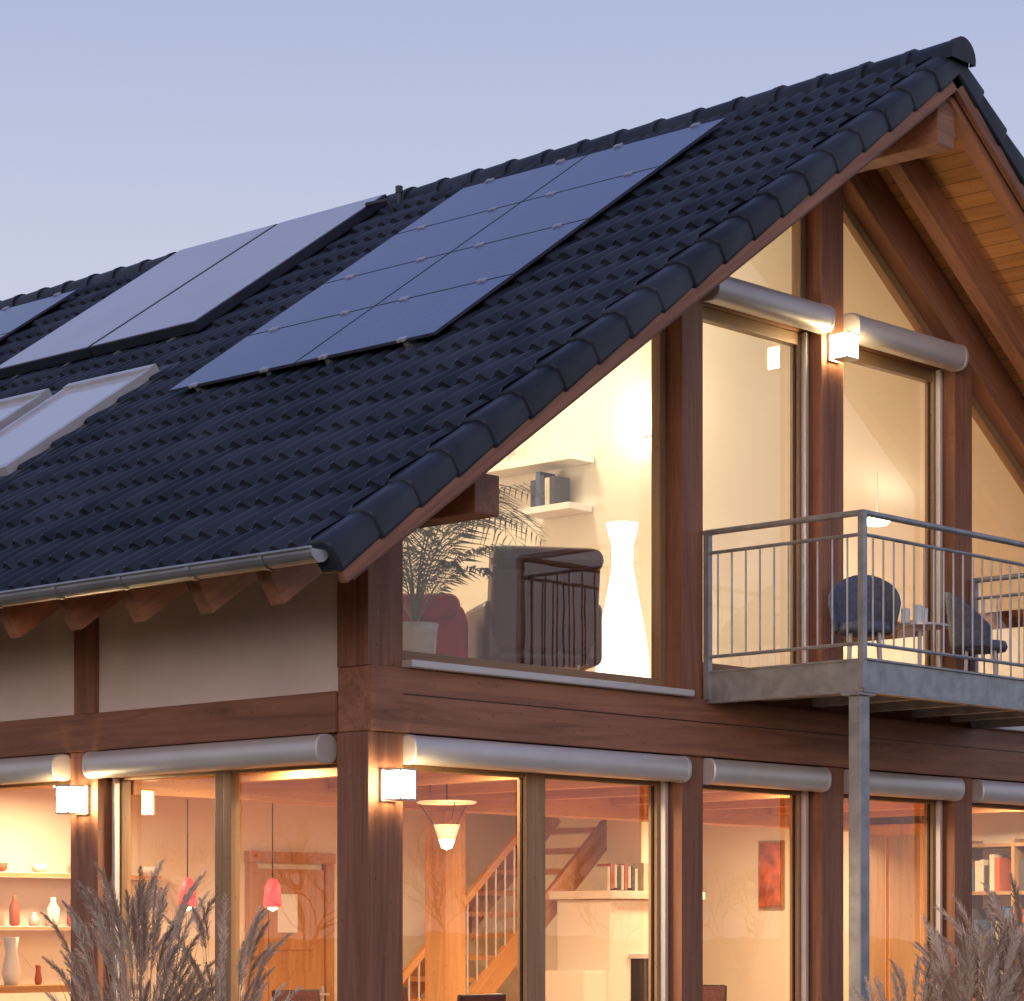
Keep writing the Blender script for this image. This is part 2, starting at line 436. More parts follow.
for nm, a, b in gw:
    gframe(nm, a, b, 0.1, 2.66, 0.09)
    pane(nm+'_glass', [(a+.08, GY, .18), (b-.08, GY, .18), (b-.08, GY, 2.6), (a+.08, GY, 2.6)])
def eframe(name, y0, y1, z0, z1, w=0.075):
    xa, xb = GY-0.045, GY+0.03
    box(name+'_jamb_a', xa, xb, y0, y0+w, z0, z1, FRM, house, 0.006)
    box(name+'_jamb_b', xa, xb, y1-w, y1, z0, z1, FRM, house, 0.006)
    box(name+'_sill_rail', xa+.002, xb, y0+w, y1-w, z0, z0+w, FRM, house, 0.006)
    box(name+'_head', xa+.002, xb, y0+w, y1-w, z1-w, z1, FRM, house, 0.006)
    pane(name+'_glass', [(GY, y0+w-.01, z0+w-.01), (GY, y0+w-.01, z1-w+.01), (GY, y1-w+.01, z1-w+.01), (GY, y1-w+.01, z0+w-.01)])
ew = [(0.28, 1.42), (1.42, 2.47), (2.75, 3.98), (3.98, 5.2), (5.48, 6.7), (6.7, 7.9)]
for i, (a, b) in enumerate(ew): eframe('ew%d' % i, a, b, 0.1, 2.66)
box('eave_wall_back', 0.05, 0.2, 8.18, 11.9, 0, 2.768, M_plaster, house, 0)
ZG = -0.47
def upane(nm, x0, x1, z0):
    zg = lambda x: zt(x)+ZG
    box(nm+'_jamb_a', x0, x0+.06, GY-.045, GY+.03, z0, zg(x0 if x0 < XR else x0+.06), FRM, house, 0.005)
    box(nm+'_jamb_b', x1-.06, x1, GY-.045, GY+.03, z0, zg(x1-.06 if x1 < XR else x1), FRM, house, 0.005)
    box(nm+'_rail', x0+.06, x1-.06, GY-.043, GY+.03, z0, z0+.07, FRM, house, 0.005)
    off = -0.035
    beam(nm+'_raking_head', (x0+.02, GY-.008, zg(x0+.02)+off), (x1-.02, GY-.008, zg(x1-.02)+off), 0.07, 0.075, FRM, house)
    pane(nm+'_glass', [(x0+.05, GY, z0+.06), (x1-.05, GY, z0+.06), (x1-.05, GY, zg(x1-.05)-.03), (x0+.05, GY, zg(x0+.05)-.03)])
upane('uw1', 0.28, 2.83, 3.20)
for nm, a, b in (('uw2', 3.05, 4.36), ('uw3', 4.62, 6.02)):
    gframe(nm+'_door', a, b, 3.33, 5.78, 0.085)
    pane(nm+'_door_glass', [(a+.07, GY, 3.4), (b-.07, GY, 3.4), (b-.07, GY, 5.72), (a+.07, GY, 5.72)])
    upane(nm+'_top', a, b, 5.93)
    box(nm+'_transom', a, b, GY-.05, GY+.06, 5.782, 5.928, WOOD, house)
    box(nm+'_threshold', a, b, 0.05, GY+.06, 3.146, 3.328, WOOD, house)
upane('uw4', 6.25, 8.72, 3.20)
box('upper_sill', 0.27, 2.86, -0.085, 0.13, 3.147, 3.19, M_alu, house, 0.006)
box('upper_sill_east', 6.24, 8.73, -0.085, 0.13, 3.147, 3.19, M_alu, house, 0.006)

def shutter(name, p0, p1, r=0.085, out=(0, -1, 0)):
    mb = MB(); p0 = Vector(p0); p1 = Vector(p1); n = 20; o = Vector(out)
    ring = []
    for k in range(n):
        a = 2*math.pi*k/n; c, s_ = math.cos(a), math.sin(a)
        e = 0.75
        ring.append(o*(r*math.copysign(abs(c)**e, c))+Vector((0, 0, 1))*(r*math.copysign(abs(s_)**e, s_)))
    d = (p1-p0).normalized()
    st = [(0, .92), (0.006, 1.03), (0.03, 1.03), (0.031, 1.0), ((p1-p0).length-.031, 1.0), ((p1-p0).length-.03, 1.03), ((p1-p0).length-.006, 1.03), ((p1-p0).length, .92)]
    for t, sc in st:
        for q in ring: mb.v.append(tuple(p0+d*t+q*sc))
    for j in range(len(st)-1):
        for k in range(n):
            a = j*n+k; b = j*n+(k+1) % n; mb.f.append((a, b, b+n, a+n)); mb.m.append(0)
    mb.f.append(tuple(range(n))); mb.m.append(0)
    mb.f.append(tuple(range((len(st)-1)*n, len(st)*n))); mb.m.append(0)
    ob = mb.build(name, M_alu, house); smooth_angle(ob, 35)
zs = 2.675
for i, (a, b) in enumerate(((0.29, 2.82), (3.06, 4.35), (4.63, 6.01), (6.26, 8.71))):
    shutter('shutter_box_gable_%d' % i, (a, -0.01, zs), (b, -0.01, zs))
    box('shutter_back_%d' % i, a, b, 0.04, 0.2, 2.60, 2.766, WOOD, house, 0)
    for xx in (a+.02, b-.05):
        box('shutter_rail_g%d_%d' % (i, int(xx*100)), xx, xx+.03, 0.09, 0.13, 0.12, 2.60, M_alu, house, 0)
for i, (a, b) in enumerate(((0.29, 2.46), (2.76, 5.19), (5.49, 7.89))):
    shutter('shutter_box_eave_%d' % i, (-0.05, a, zs), (-0.05, b, zs), out=(-1, 0, 0))
    box('shutter_back_e%d' % i, 0.03, 0.2, a, b, 2.60, 2.766, WOOD, house, 0)
    for xx in (a+.02, b-.05):
        box('shutter_rail_e%d_%d' % (i, int(xx*100)), 0.09, 0.13, xx, xx+.03, 0.12, 2.60, M_alu, house, 0)
for i, (a, b) in enumerate(((3.06, 4.35), (4.63, 6.01))):
    shutter('shutter_box_upper_%d' % i, (a, -0.03, 5.855), (b, -0.03, 5.855), r=0.095)
    for xx in (a+.02, b-.05):
        box('shutter_rail_u%d_%d' % (i, int(xx*100)), xx, xx+.03, 0.09, 0.13, 3.33, 5.78, M_alu, house, 0)

# ------------------------------------------------------------------ interior
box('ground_floor_slab', 0.2, 8.8, 0.2, 11.9, 0.0, 0.1, M_floor, house, 0)
box('ceiling_ground', 0.21, 8.79, 0.22, 11.88, 2.72, 2.76, M_inpink, house, 0)
box('upper_floor', 0.21, 8.79, 0.26, 11.88, 3.0, 3.06, M_floor, house, 0)
box('back_wall_ground', 0.24, 8.79, 5.5, 5.6, 0.1, 2.72, M_inwall, house, 0)
box('inner_east_ground', 8.74, 8.79, 0.27, 5.5, 0.1, 2.72, M_inwall, house, 0)
pts = [(0.21, 6.5, 3.06), (8.79, 6.5, 3.06), (8.79, 6.5, 4.1), (4.5, 6.5, 7.05), (0.21, 6.5, 4.1)]
mk('back_wall_upper', pts, [(0, 1, 2, 3, 4)], M_inwall, house)
box('partition_upper', 4.44, 4.54, 0.27, 6.5, 3.06, 6.92, M_inwall, house, 0)
box('inner_east_upper', 8.74, 8.79, 0.27, 6.5, 3.06, 4.2, M_inwall, house, 0)
box('inner_west_upper', 0.205, 0.22, 0.27, 6.5, 3.06, 4.2, M_inwall, house, 0)
box('inner_post', 3.09, 3.30, 2.4, 2.61, 0.1, 2.5, PINE, house)
box('ceiling_joist_main', 0.25, 8.7, 2.42, 2.62, 2.5, 2.717, PINE, house)
for i in range(1, 9):
    box('ceiling_joist_%d' % i, i*1.0-.05, i*1.0+.05, 0.3, 2.415, 2.60, 2.716, PINE, house)
box('skirting', 0.25, 3.88, 5.482, 5.498, 0.101, 0.2, M_white, house, 0)
dr = MB()
dr.box(4.38, 5.482, 1.13, 0.76, 0.03, 2.04, 0)
dr.box(4.38, 5.462, 1.75, 0.5, 0.012, 0.55, 0); dr.box(4.38, 5.462, 0.85, 0.5, 0.012, 0.9, 0)
dr.box(3.95, 5.472, 1.15, 0.09, 0.06, 2.1, 0); dr.box(4.81, 5.472, 1.15, 0.09, 0.06, 2.1, 0); dr.box(4.38, 5.468, 2.247, 0.97, 0.068, 0.09, 0)
dr.box(4.70, 5.41, 1.1, 0.12, 0.02, 0.02, 1); dr.box(4.72, 5.452, 1.1, 0.03, 0.03, 0.14, 1)
dr.build('interior_door', [PINE[2], M_alu], house)
nb = MB(); nb.box(4.33, 5.452, 1.78, 0.22, 0.006, 0.32, 0); nb.build('door_notice', [M_white], house)

st = empty('staircase', (5.9, 4.6, 0.1))
sm = MB(); nst = 14
for i in range(nst):
    sm.box(4.5+i*0.215+0.1, 4.85, 0.1+(i+1)*0.187, 0.27, 0.8, 0.045, 0)
sm.build('treads', [PINE[1]], st)
for yy in (4.43, 5.27):
    beam('stringer', (4.45, yy, 0.14), (7.45, yy, 2.72), 0.05, 0.22, PINE, st)
beam('handrail', (4.45, 4.42, 1.08), (6.35, 4.42, 2.714), 0.05, 0.06, PINE, st)
sb = MB()
for i in range(24):
    x = 4.5+i*0.115; z = 0.14+(x-4.45)*0.86
    if z+0.92 < 2.7: sb.tube([(x, 4.42, z+.1), (x, 4.42, z+0.92)], 0.009, 6)
sb.build('balusters', M_alu, st)

ms = empty('masonry_stove', (6.9, 3.9, 0.1))
s1 = MB(); s1.box(6.9, 3.95, 1.0, 1.1, 0.6, 1.8); s1.box(7.2, 4.05, 2.3, 0.4, 0.4, 0.8); s1.box(6.9, 3.92, 1.94, 1.25, 0.72, 0.07)
s1.box(6.3, 3.97, 0.7, 0.5, 0.6, 1.2)
s1.build('body', M_inwall, ms, bevel=0.012)
s2 = MB(); s2.box(6.9, 3.645, 1.15, 0.55, 0.02, 0.5, 0); s2.box(6.9, 3.64, 1.42, 0.6, 0.04, 0.04, 1)
s2.build('fire_door', [M_dark, M_alu], ms)
s3 = MB()
for i in range(9):
    s3.box(6.42+i*0.045, 3.8, 2.08+random.uniform(-.02, .02), 0.035, 0.16, 0.2+random.uniform(-.03, .03), (2, 1, 2, 0)[i % 4])
s3.box(6.95, 3.8, 2.1, 0.12, 0.14, 0.24, 2)
bk = s3.build('row_of_books', M_book)

pc = MB(); pc.box(8.725, 3.75, 2.15, 0.03, 0.28, 0.62, 0); pc.box(8.708, 3.75, 2.15, 0.02, 0.24, 0.58, 1)
pc.build('framed_painting', [FRM[2], plain('painting_red', (0.5, 0.12, 0.04), 0.6, noise=0.8, scale=5)])
cb = MB(); cb.box(8.5, 2.15, 1.35, 0.45, 0.75, 2.4, 0); cb.box(8.265, 1.97, 1.35, 0.02, 0.32, 2.2, 1); cb.box(8.265, 2.33, 1.35, 0.02, 0.32, 2.2, 1)
cb.build('wooden_cabinet', [PINE[2], FRM[2]], bevel=0.004)
bs = empty('bookcase', (8.5, 0.9, 0.1)); bm_ = MB()
for z in (0.15, 0.6, 1.05, 1.5, 1.95, 2.35): bm_.box(8.52, 0.95, z, 0.38, 1.07, 0.03, 0)
for y in (0.4, 0.95, 1.5): bm_.box(8.518, y, 1.25, 0.386, 0.03, 2.3, 0)
bm_.build('carcass', [FRM[2]], bs)
b2 = MB()
for z in (1.065, 1.515, 1.965):
    y = 0.45
    while y < 1.44:
        h = random.uniform(.2, .33); w = random.uniform(.025, .05); b2.box(8.5, y, z+h/2, 0.2, w, h, random.randrange(4)); y += w+.006+(random.random() < .15)*.12
b2.build('books', M_book, bs)

kt = empty('kitchen_unit', (1.6, 5.1, 0.1)); km = MB()
km.box(1.7, 5.2, 0.55, 2.4, 0.58, 0.9, 0); km.box(1.7, 5.18, 1.02, 2.5, 0.66, 0.05, 1)
km.box(1.7, 5.36, 2.05, 2.2, 0.26, 0.04, 1); km.box(1.7, 5.36, 1.65, 2.2, 0.26, 0.03, 1)
km.build('cabinets_and_shelves', [M_white, PINE[0]], kt, bevel=0.004)
kj = MB()
for i in range(12):
    x = 0.75+i*0.18; r = random.uniform(.03, .055); h = random.uniform(.1, .24); z = 1.667
    kj.lathe(x, 5.34, [(r*.7, z), (r, z+.02), (r, z+h*.6), (r*.4, z+h*.85), (r*.45, z+h), (0, z+h)], 12, i % 3)
    if i % 2: kj.lathe(x+.05, 5.34, [(r*.7, 2.072), (r*1.3, 2.09), (r*1.5, 2.072+h*.6), (0.01, 2.072+h*.6)], 12, (i+1) % 3)
kj.build('jars', [M_white, M_book[1], M_alu], kt, smooth=True)

def vase(name, x, y, z, h, mat):
    m = MB(); m.lathe(x, y, [(0, z), (h*.14, z), (h*.2, z+h*.25), (h*.12, z+h*.7), (h*.16, z+h), (h*.1, z+h*.98)], 18); return m.build(name, mat, None, True)
ct = MB(); ct.box(1.0, 4.4, 1.22, 1.5, 0.4, 0.05, 0); ct.box(0.35, 4.4, 0.65, 0.06, 0.35, 1.09, 1); ct.box(1.65, 4.4, 0.65, 0.06, 0.35, 1.09, 1)
ct.build('breakfast_bar', [PINE[0], M_white], bevel=0.004)
vase('vase', 0.75, 4.4, 1.245, 0.34, M_white)
vase('vase', 1.0, 4.42, 1.245, 0.14, M_book[1])
vase('vase', 1.35, 4.38, 1.245, 0.2, M_alu)

dt = MB(); dt.box(2.2, 1.6, 0.83, 1.6, 0.9, 0.04, 0)
for sx in (-.7, .7):
    for sy in (-.38, .38): dt.box(2.2+sx, 1.6+sy, 0.455, 0.07, 0.07, 0.71, 0)
dt.build('dining_table', [PINE[0]], bevel=0.005)
def dchair(x, y, rz):
    e = MB(); M = Matrix.Rotation(rz, 3, 'Z')
    def bx(cx, cy, cz, dx, dy, dz, mi=0, tilt=0):
        p = M @ Vector((cx, cy, 0)); e.box(x+p.x, y+p.y, cz, dx, dy, dz, mi, M @ Matrix.Rotation(tilt, 3, 'X'))
    bx(0, 0, 0.56, .42, .42, .05, 1)
    bx(0, .2, 0.90, .42, .04, .65, 1, -0.1)
    for a in (-.19, .19):
        for b in (-.19, .19): bx(a, b, 0.32, .035, .035, .46)
    e.build('dining_chair', [M_dark, M_leather], bevel=0.012)
dchair(1.8, 2.35, 0); dchair(2.7, 2.35, 0.1); dchair(1.7, 0.95, math.pi); dchair(4.9, 1.6, -1.2); dchair(4.3, 3.2, .6)

M_bulb = emis('lit_opal_glass', (1.0, 0.82, 0.52), 12)
M_redglass = emis('lit_red_glass', (1.0, 0.06, 0.06), 1.6)
M_frost = emis('frosted_shade', (1.0, 0.72, 0.42), 0.5)
pe = empty('pendant_lamp', (2.18, 1.5, 2.34)); pm = MB()
pm.lathe(2.18, 1.5, [(0.0001, 2.475), (0.19, 2.48), (0.205, 2.49), (0.19, 2.497), (0.0001, 2.49)], 28, 0)
pm.lathe(2.18, 1.5, [(0.085, 2.335), (0.09, 2.34), (0.06, 2.25), (0.035, 2.205)], 28, 0)
pm.tube([(2.18, 1.5, 2.49), (2.18, 1.5, 2.71)], 0.006, 6, 2)
for k in range(3):
    a = k*2.1; pm.tube([(2.18+.19*math.cos(a), 1.5+.19*math.sin(a), 2.48), (2.18+.08*math.cos(a), 1.5+.08*math.sin(a), 2.33)], 0.004, 5, 2)
pm.build('shade', [M_frost, M_bulb, M_dark], pe, True)
pm = MB(); pm.lathe(2.18, 1.5, [(0.0001, 2.17), (0.035, 2.185), (0.055, 2.24), (0.05, 2.29), (0.0001, 2.31)], 16); pm.build('bulb', M_bulb, pe, True)
def redpendant(x, y, z):
    e = empty('red_pendant_lamp', (x, y, z)); m = MB()
    m.lathe(x, y, [(0.060, z-.12), (0.070, z-.10), (0.058, z+.04), (0.03, z+.09), (0, z+.1)], 18, 0)
    m.tube([(x, y, z+.09), (x, y, 2.71)], 0.005, 5, 1)
    m.build('shade', [M_redglass, M_dark], e, True)
    m = MB(); m.lathe(x, y, [(0, z-.15), (0.04, z-.13), (0.03, z-.10), (0, z-.09)], 12); m.build('bulb', M_bulb, e, True)
redpendant(2.95, 4.1, 1.93); redpendant(2.28, 4.3, 1.93)

sh = MB(); sh.box(4.30, 2.75, 5.17, 0.26, 1.2, 0.055); sh.build('wall_shelf', M_white, bevel=0.004)
sh = MB(); sh.box(4.30, 2.42, 4.80, 0.26, 0.50, 0.05); sh.build('wall_shelf', M_white, bevel=0.004)
bb = MB(); y = 2.38
for i in range(5):
    w = random.uniform(.03, .05); h = random.uniform(.2, .27); bb.box(4.30, y, 4.826+h/2, 0.17, w, h, [0, 2, 0, 3, 0][i]); y += w+.004
bb.build('row_of_books', M_book)
gl = MB()
for yv, hh, rr in ((3.2, .14, .03), (3.05, .18, .025), (2.9, .12, .045)):
    gl.lathe(4.3, yv, [(rr*.8, 5.2), (rr*.2, 5.205), (rr*.2, 5.2+hh*.5), (rr, 5.2+hh*.65), (rr*.9, 5.2+hh)], 14)
gl.build('glass_goblets', M_alu, None, True)
M_globe = emis('lit_globe', (1.0, 0.88, 0.66), 30)
M_globe2 = emis('lit_ceiling_globe', (1.0, 0.88, 0.66), 8)
wl = empty('globe_wall_lamp', (4.36, 1.62, 5.38)); m = MB()
m.lathe(4.33, 1.62, [(0.0001, 5.27), (.06, 5.29), (.1, 5.35), (.105, 5.39), (.09, 5.45), (.05, 5.49), (0.0001, 5.5)], 20); m.build('globe', M_globe, wl, True)
m = MB(); m.box(4.43, 1.62, 5.36, .03, .12, .16); m.build('back_plate', M_alu, wl)
M_flamp = emis('lit_paper_shade', (1.0, 0.86, 0.62), 2.6)
fl = empty('floor_lamp', (3.9, 1.42, 3.06)); m = MB()
m.lathe(3.9, 1.42, [(0.0001, 3.1), (.2, 3.12), (.205, 3.3), (.19, 3.6), (.15, 3.85), (.10, 4.1), (.075, 4.25), (.08, 4.4), (.11, 4.52), (.115, 4.55), (0.0001, 4.55)], 28)
m.build('shade', M_flamp, fl, True)
m = MB(); m.lathe(3.9, 1.42, [(0, 3.06), (.17, 3.06), (.17, 3.09), (0, 3.1)], 24); m.build('base', M_alu, fl)
cl_ = empty('ceiling_lamp', (7.17, 1.5, 4.95)); m = MB()
m.lathe(7.17, 1.5, [(0.0001, 4.91), (.08, 4.92), (.11, 4.95), (.08, 4.98), (0.0001, 4.99)], 20, 0); m.tube([(7.17, 1.5, 4.99), (7.17, 1.5, 5.45)], .003, 6, 1)
m.build('globe', [M_globe2, M_alu], cl_, True)

def armchair(name, x, y, z, rz, mat, w=.72, h=1.02, seat=.42):
    e = empty(name, (x, y, z)); Mz = Matrix.Rotation(rz, 3, 'Z')
    def part(nm, cx, cy, cz, dx, dy, dz, tilt=0, bev=.06, mt=mat):
        m = MB(); p = Mz @ Vector((cx, cy, 0)); m.box(x+p.x, y+p.y, z+cz, dx, dy, dz, 0, Mz @ Matrix.Rotation(tilt, 3, 'X'))
        o = m.build(nm, mt, e); bv = o.modifiers.new('b', 'BEVEL'); bv.width = bev; bv.segments = 5; smooth_angle(o, 60); return o
    part('seat', 0, 0, seat-.06, w-.14, .62, .17)
    nseg = 3
    for i in range(nseg):
        ww = (w-.06)/nseg
        part('backrest_%d' % i, -w/2+.03+ww*(i+.5), .33, seat+(h-seat)/2, ww+.006, .18, h-seat+.12, -.18, .05)
    part('headroll', 0, .42, seat+(h-seat)+.0, w-.03, .2, .16, -.18, .075)
    part('armrest_l', -w/2+.05, .02, seat+.07, .12, .70, .42, 0, .055)
    part('armrest_r', w/2-.05, .02, seat+.07, .12, .70, .42, 0, .055)
    m = MB()
    for a in (-.25, .25):
        p = Mz @ Vector((a, -.25, 0)); q = Mz @ Vector((a, .28, 0))
        m.tube([(x+p.x, y+p.y, z+seat-.1), (x+p.x, y+p.y, z+.03), (x+q.x, y+q.y, z+.03), (x+q.x, y+q.y, z+seat-.1)], .014, 8)
    m.build('steel_legs', M_alu, e)
    return e
armchair('leather_armchair', 2.44, 0.97, 3.06, 2.55, M_leather, w=.78, h=.98, seat=.44)
armchair('red_armchair', 1.62, 1.25, 3.06, 2.3, M_red, w=.66, h=.62, seat=.36)

PX, PY = .95, .85
pp = empty('potted_palm', (PX, PY, 3.06)); m = MB()
m.lathe(PX-.02, PY-.3, [(0, 3.06), (.10, 3.06), (.135, 3.45), (.145, 3.5), (.13, 3.5), (.12, 3.44), (0, 3.43)], 24); m.build('pot', M_pot, pp, True)
V = []; F = []
def frond(ox, oy, oz, az, ln, lift, droop):
    pts = []; n = 16; p = Vector((ox, oy, oz)); el = lift
    for i in range(n+1):
        pts.append(p.copy()); el -= droop/n*(0.4+1.4*i/n)
        p = p+Vector((math.cos(az)*math.cos(el), math.sin(az)*math.cos(el), math.sin(el)))*(ln/n)
    side = Vector((-math.sin(az), math.cos(az), 0))
    for i in range(n):
        a, b = pts[i], pts[i+1]; w = .006*(1-i/n)+.0015; k = len(V)
        V.extend([a-side*w, a+side*w, b+side*w, b-side*w]); F.append((k, k+1, k+2, k+3))
    for i in range(8, n*2):
        t = i/(n*2); q = pts[int(t*n)].lerp(pts[min(n, int(t*n)+1)], t*n % 1)
        fw = (pts[min(n, int(t*n)+1)]-pts[int(t*n)]).normalized()
        L_ = ln*.27*math.sin(math.pi*min(1, t*.85+.12))*random.uniform(.8, 1.15)
        for sg in (-1, 1):
            d = (fw*.75+side*sg*.8+Vector((0, 0, random.uniform(-.1, .15)))).normalized()
            mid = q+d*L_*.5; end = q+d*L_+Vector((0, 0, -L_*.35)); wv = fw*.007
            k = len(V); V.extend([q, mid-wv, end, mid+wv]); F.append((k, k+1, k+2, k+3))
for i in range(13):
    az = i*2.399+random.uniform(-.2, .2)
    frond(PX-.02, PY-.3, 3.48, az, random.uniform(.7, 1.15), random.uniform(1.0, 1.4), random.uniform(1.1, 1.9))
for az, ln, dr_ in ((0.15, 1.6, 1.7), (0.3, 1.75, 1.6), (-.05, 1.55, 1.9), (1.0, 1.6, 1.3), (2.4, 1.2, 1.5), (.2, 1.8, 2.2), (1.5, 1.5, 1.2), (.05, 1.7, 1.5), (.5, 1.7, 1.8)):
    frond(PX-.02, PY-.3, 3.5, az, ln, 1.32, dr_)
V = [(max(v[0], .25), max(v[1], .22+random.uniform(0, .05)), v[2]) for v in V]
mk('fronds', V, F, M_palm, pp)

def plight(name, loc, power, col=(1, .80, .52), r=.08):
    l = bpy.data.lights.new(name, 'POINT'); l.energy = power; l.color = col; l.shadow_soft_size = r
    o = bpy.data.objects.new(name, l); COL.objects.link(o); o.location = loc
    return o
def ceil_fill(x, y, z, power, col=(1, .78, .5), size=.35):  # invented ceiling fixture with area light, added to brighten the ground-floor rooms
    e = empty('added_ceiling_light', (x, y, z)); m = MB()
    m.lathe(x, y, [(0, z), (size/2+.03, z), (size/2+.03, z-.03), (size/2+.01, z-.03), (size/2+.01, z-.01)], 24); m.build('added_housing', M_alu, e)
    l = bpy.data.lights.new('disc', 'AREA'); l.shape = 'DISK'; l.size = size; l.energy = power; l.color = col
    o = bpy.data.objects.new('disc', l); COL.objects.link(o); o.location = (x, y, z-.02); o.parent = e; o.matrix_parent_inverse = Matrix.Translation(e.location).inverted()
WARM = (1, .74, .44)
for x in (1.5, 4.5, 7.5): ceil_fill(x, .55, 2.715, 92, WARM, .3)
ceil_fill(1.5, 4.6, 2.715, 60, WARM); ceil_fill(4.5, 2.95, 2.715, 60, WARM); ceil_fill(7.5, 2.95, 2.715, 50, WARM)
ceil_fill(.7, 1.6, 2.715, 45, WARM)
UPC = (1, .86, .64)
plight('room_fill_light', (1.8, 3.2, 4.75), 72, UPC, .12)  # bare point lights added out of view to brighten the upper rooms
plight('room_fill_light', (3.3, 2.4, 6.0), 58, UPC, .12)
plight('room_fill_light', (6.2, 3.0, 5.5), 118, UPC, .12)
plight('room_fill_light', (7.6, 3.2, 4.6), 50, UPC, .12)

M_lampglass = emis('lit_lamp_glass', (1.0, 0.72, 0.36), 85)
def wall_lamp(x, y, z, d):
    e = empty('wall_lamp', (x, y, z)); d = Vector(d); s = Vector((-d.y, d.x, 0)); m = MB()
    def bx(o, sd, dz, a, b, c, mi):
        p = Vector((x, y, z))+d*o+s*sd; dx = abs(d.x)*a+abs(s.x)*b; dy = abs(d.y)*a+abs(s.y)*b
        m.box(p.x, p.y, p.z+dz, dx, dy, c, mi)
    bx(.01, 0, 0, .02, .12, .18, 0)
    bx(.03, 0, 0, .05, .05, .05, 0)
    bx(.11, 0, .085, .13, .13, .012, 0); bx(.11, 0, -.085, .13, .13, .012, 0)
    for a in (.05, .17):
        for b in (-.06, .06): bx(a, b, 0, .008, .008, .158, 0)
    m.build('metal_cage', [M_alu], e)
    m = MB(); bx(.11, 0, 0, .105, .105, .15, 0); m.build('glass', [M_lampglass], e)
wall_lamp(0.15, 0.0, 2.46, (0, -1, 0))
wall_lamp(0.0, 2.61, 2.46, (-1, 0, 0))
wall_lamp(4.49, 0.0, 5.68, (0, -1, 0))

# ------------------------------------------------------------------ balcony
bal = empty('balcony', (4.6, -0.6, 3.2))
BX0, BX1, BY = 3.05, 6.22, -1.27
box('fascia_west', BX0, BX0+.012, BY, -0.035, 3.13, 3.315, M_galv, bal, 0)
box('fascia_west_top_flange', BX0-.012, BX0+.06, BY-.01, -0.035, 3.315, 3.327, M_galv, bal, 0)
box('fascia_west_bot_flange', BX0, BX0+.06, BY, -0.035, 3.118, 3.13, M_galv, bal, 0)
box('fascia_east', BX1-.012, BX1, BY, -0.035, 3.13, 3.315, M_galv, bal, 0)
box('fascia_front', BX0, BX1, BY-.012, BY, 3.13, 3.315, M_galv, bal, 0)
box('fascia_front_top_flange', BX0, BX1, BY-.03, BY+.05, 3.316, 3.328, M_galv, bal, 0)
box('fascia_front_bot_flange', BX0, BX1, BY-.012, BY+.06, 3.117, 3.129, M_galv, bal, 0)
for i in range(11):
    y = BY+0.06+i*0.112
    box('deck_board_%d' % i, BX0+.02, BX1-.02, y, y+.104, 3.29, 3.314, WOOD, bal, 0.003)
for i, x in enumerate((3.6, 4.2, 4.8, 5.4, 5.9)):
    box('deck_joist_%d' % i, x, x+.06, BY+.02, -0.04, 3.17, 3.288, M_galv, bal, 0)
rm = MB()
TZ, SZ, BZ = 4.235, 4.10, 3.42
path = [(BX0+.0, -0.01), (BX0+.0, BY), (BX1, BY), (BX1, -0.01)]
for i in range(3):
    a, b = path[i], path[i+1]
    rm.tube([(*a, TZ), (*b, TZ)], .020, 10); rm.tube([(*a, SZ), (*b, SZ)], .012, 8); rm.tube([(*a, BZ), (*b, BZ)], .012, 8)
    ln = math.hypot(b[0]-a[0], b[1]-a[1]); n = int(ln/.113)
    for k in range(1, n):
        t = k/n; x, y = a[0]+(b[0]-a[0])*t, a[1]+(b[1]-a[1])*t
        rm.tube([(x, y, BZ), (x, y, SZ)], .0065, 6)
for (x, y) in (path[0][0:2], path[1], path[2], path[3]):
    yy = min(y, -.04)
    rm.box(x, yy, (3.14+TZ)/2, .042, .042, TZ-3.14)
o = rm.build('railing', M_galv, bal); smooth_angle(o, 40)
for x in (BX0+.06, BX1-.06):
    box('balcony_column', x-.048, x+.048, BY+.02, BY+.116, 0, 3.099, M_galv, bal, 0.008)
    box('column_plate', x-.08, x+.08, BY, BY+.15, 3.10, 3.116, M_galv, bal, 0)

def gchair(x, y, z, rz, S=.78):
    e = empty('garden_chair', (x, y, z)); M = Matrix.Rotation(rz, 3, 'Z'); V = []; F = []; nu, nv = 14, 12
    for i in range(nu+1):
        a = R(-110+220*i/nu)
        for j in range(nv+1):
            t = j/nv; h = .36+t*(.12+.30*max(0, math.cos(a*.8)))
            rr = (.27+.06*t)*S
            p = M @ Vector((rr*math.sin(a), rr*math.cos(a), 0)); V.append((x+p.x, y+p.y, z+h))
    for i in range(nu):
        for j in range(nv):
            a = i*(nv+1)+j; F.append((a, a+nv+1, a+nv+2, a+1))
    o = mk('shell_back', V, F, M_blue, e, True); s = o.modifiers.new('s', 'SOLIDIFY'); s.thickness = .025
    m = MB(); m.lathe(x, y, [(0, z+.34), (.26*S, z+.34), (.28*S, z+.37), (.26*S, z+.41), (0, z+.42)], 24); m.build('seat', M_blue, e, True)
    m = MB()
    for k in range(4):
        p = M @ Vector((.2*S*math.cos(.78+k*1.57), .2*S*math.sin(.78+k*1.57), 0)); m.tube([(x+p.x, y+p.y, z+.36), (x+p.x*1.15, y+p.y*1.15, z)], .012, 8)
    m.build('legs', M_alu, e)
gchair(4.36, -0.36, 3.315, -.9, .68); gchair(5.85, -0.33, 3.315, .6, .7)
gt = empty('balcony_table', (4.95, -.6, 3.315)); m = MB()
m.lathe(4.82, -.50, [(0, 3.72), (.2, 3.73), (.2, 3.745), (0, 3.75)], 24); m.tube([(4.82, -.50, 3.32), (4.82, -.50, 3.73)], .015, 8); m.lathe(4.82, -.50, [(0, 3.335), (.14, 3.325), (.14, 3.315)], 20)
m.build('table', M_alu, gt)
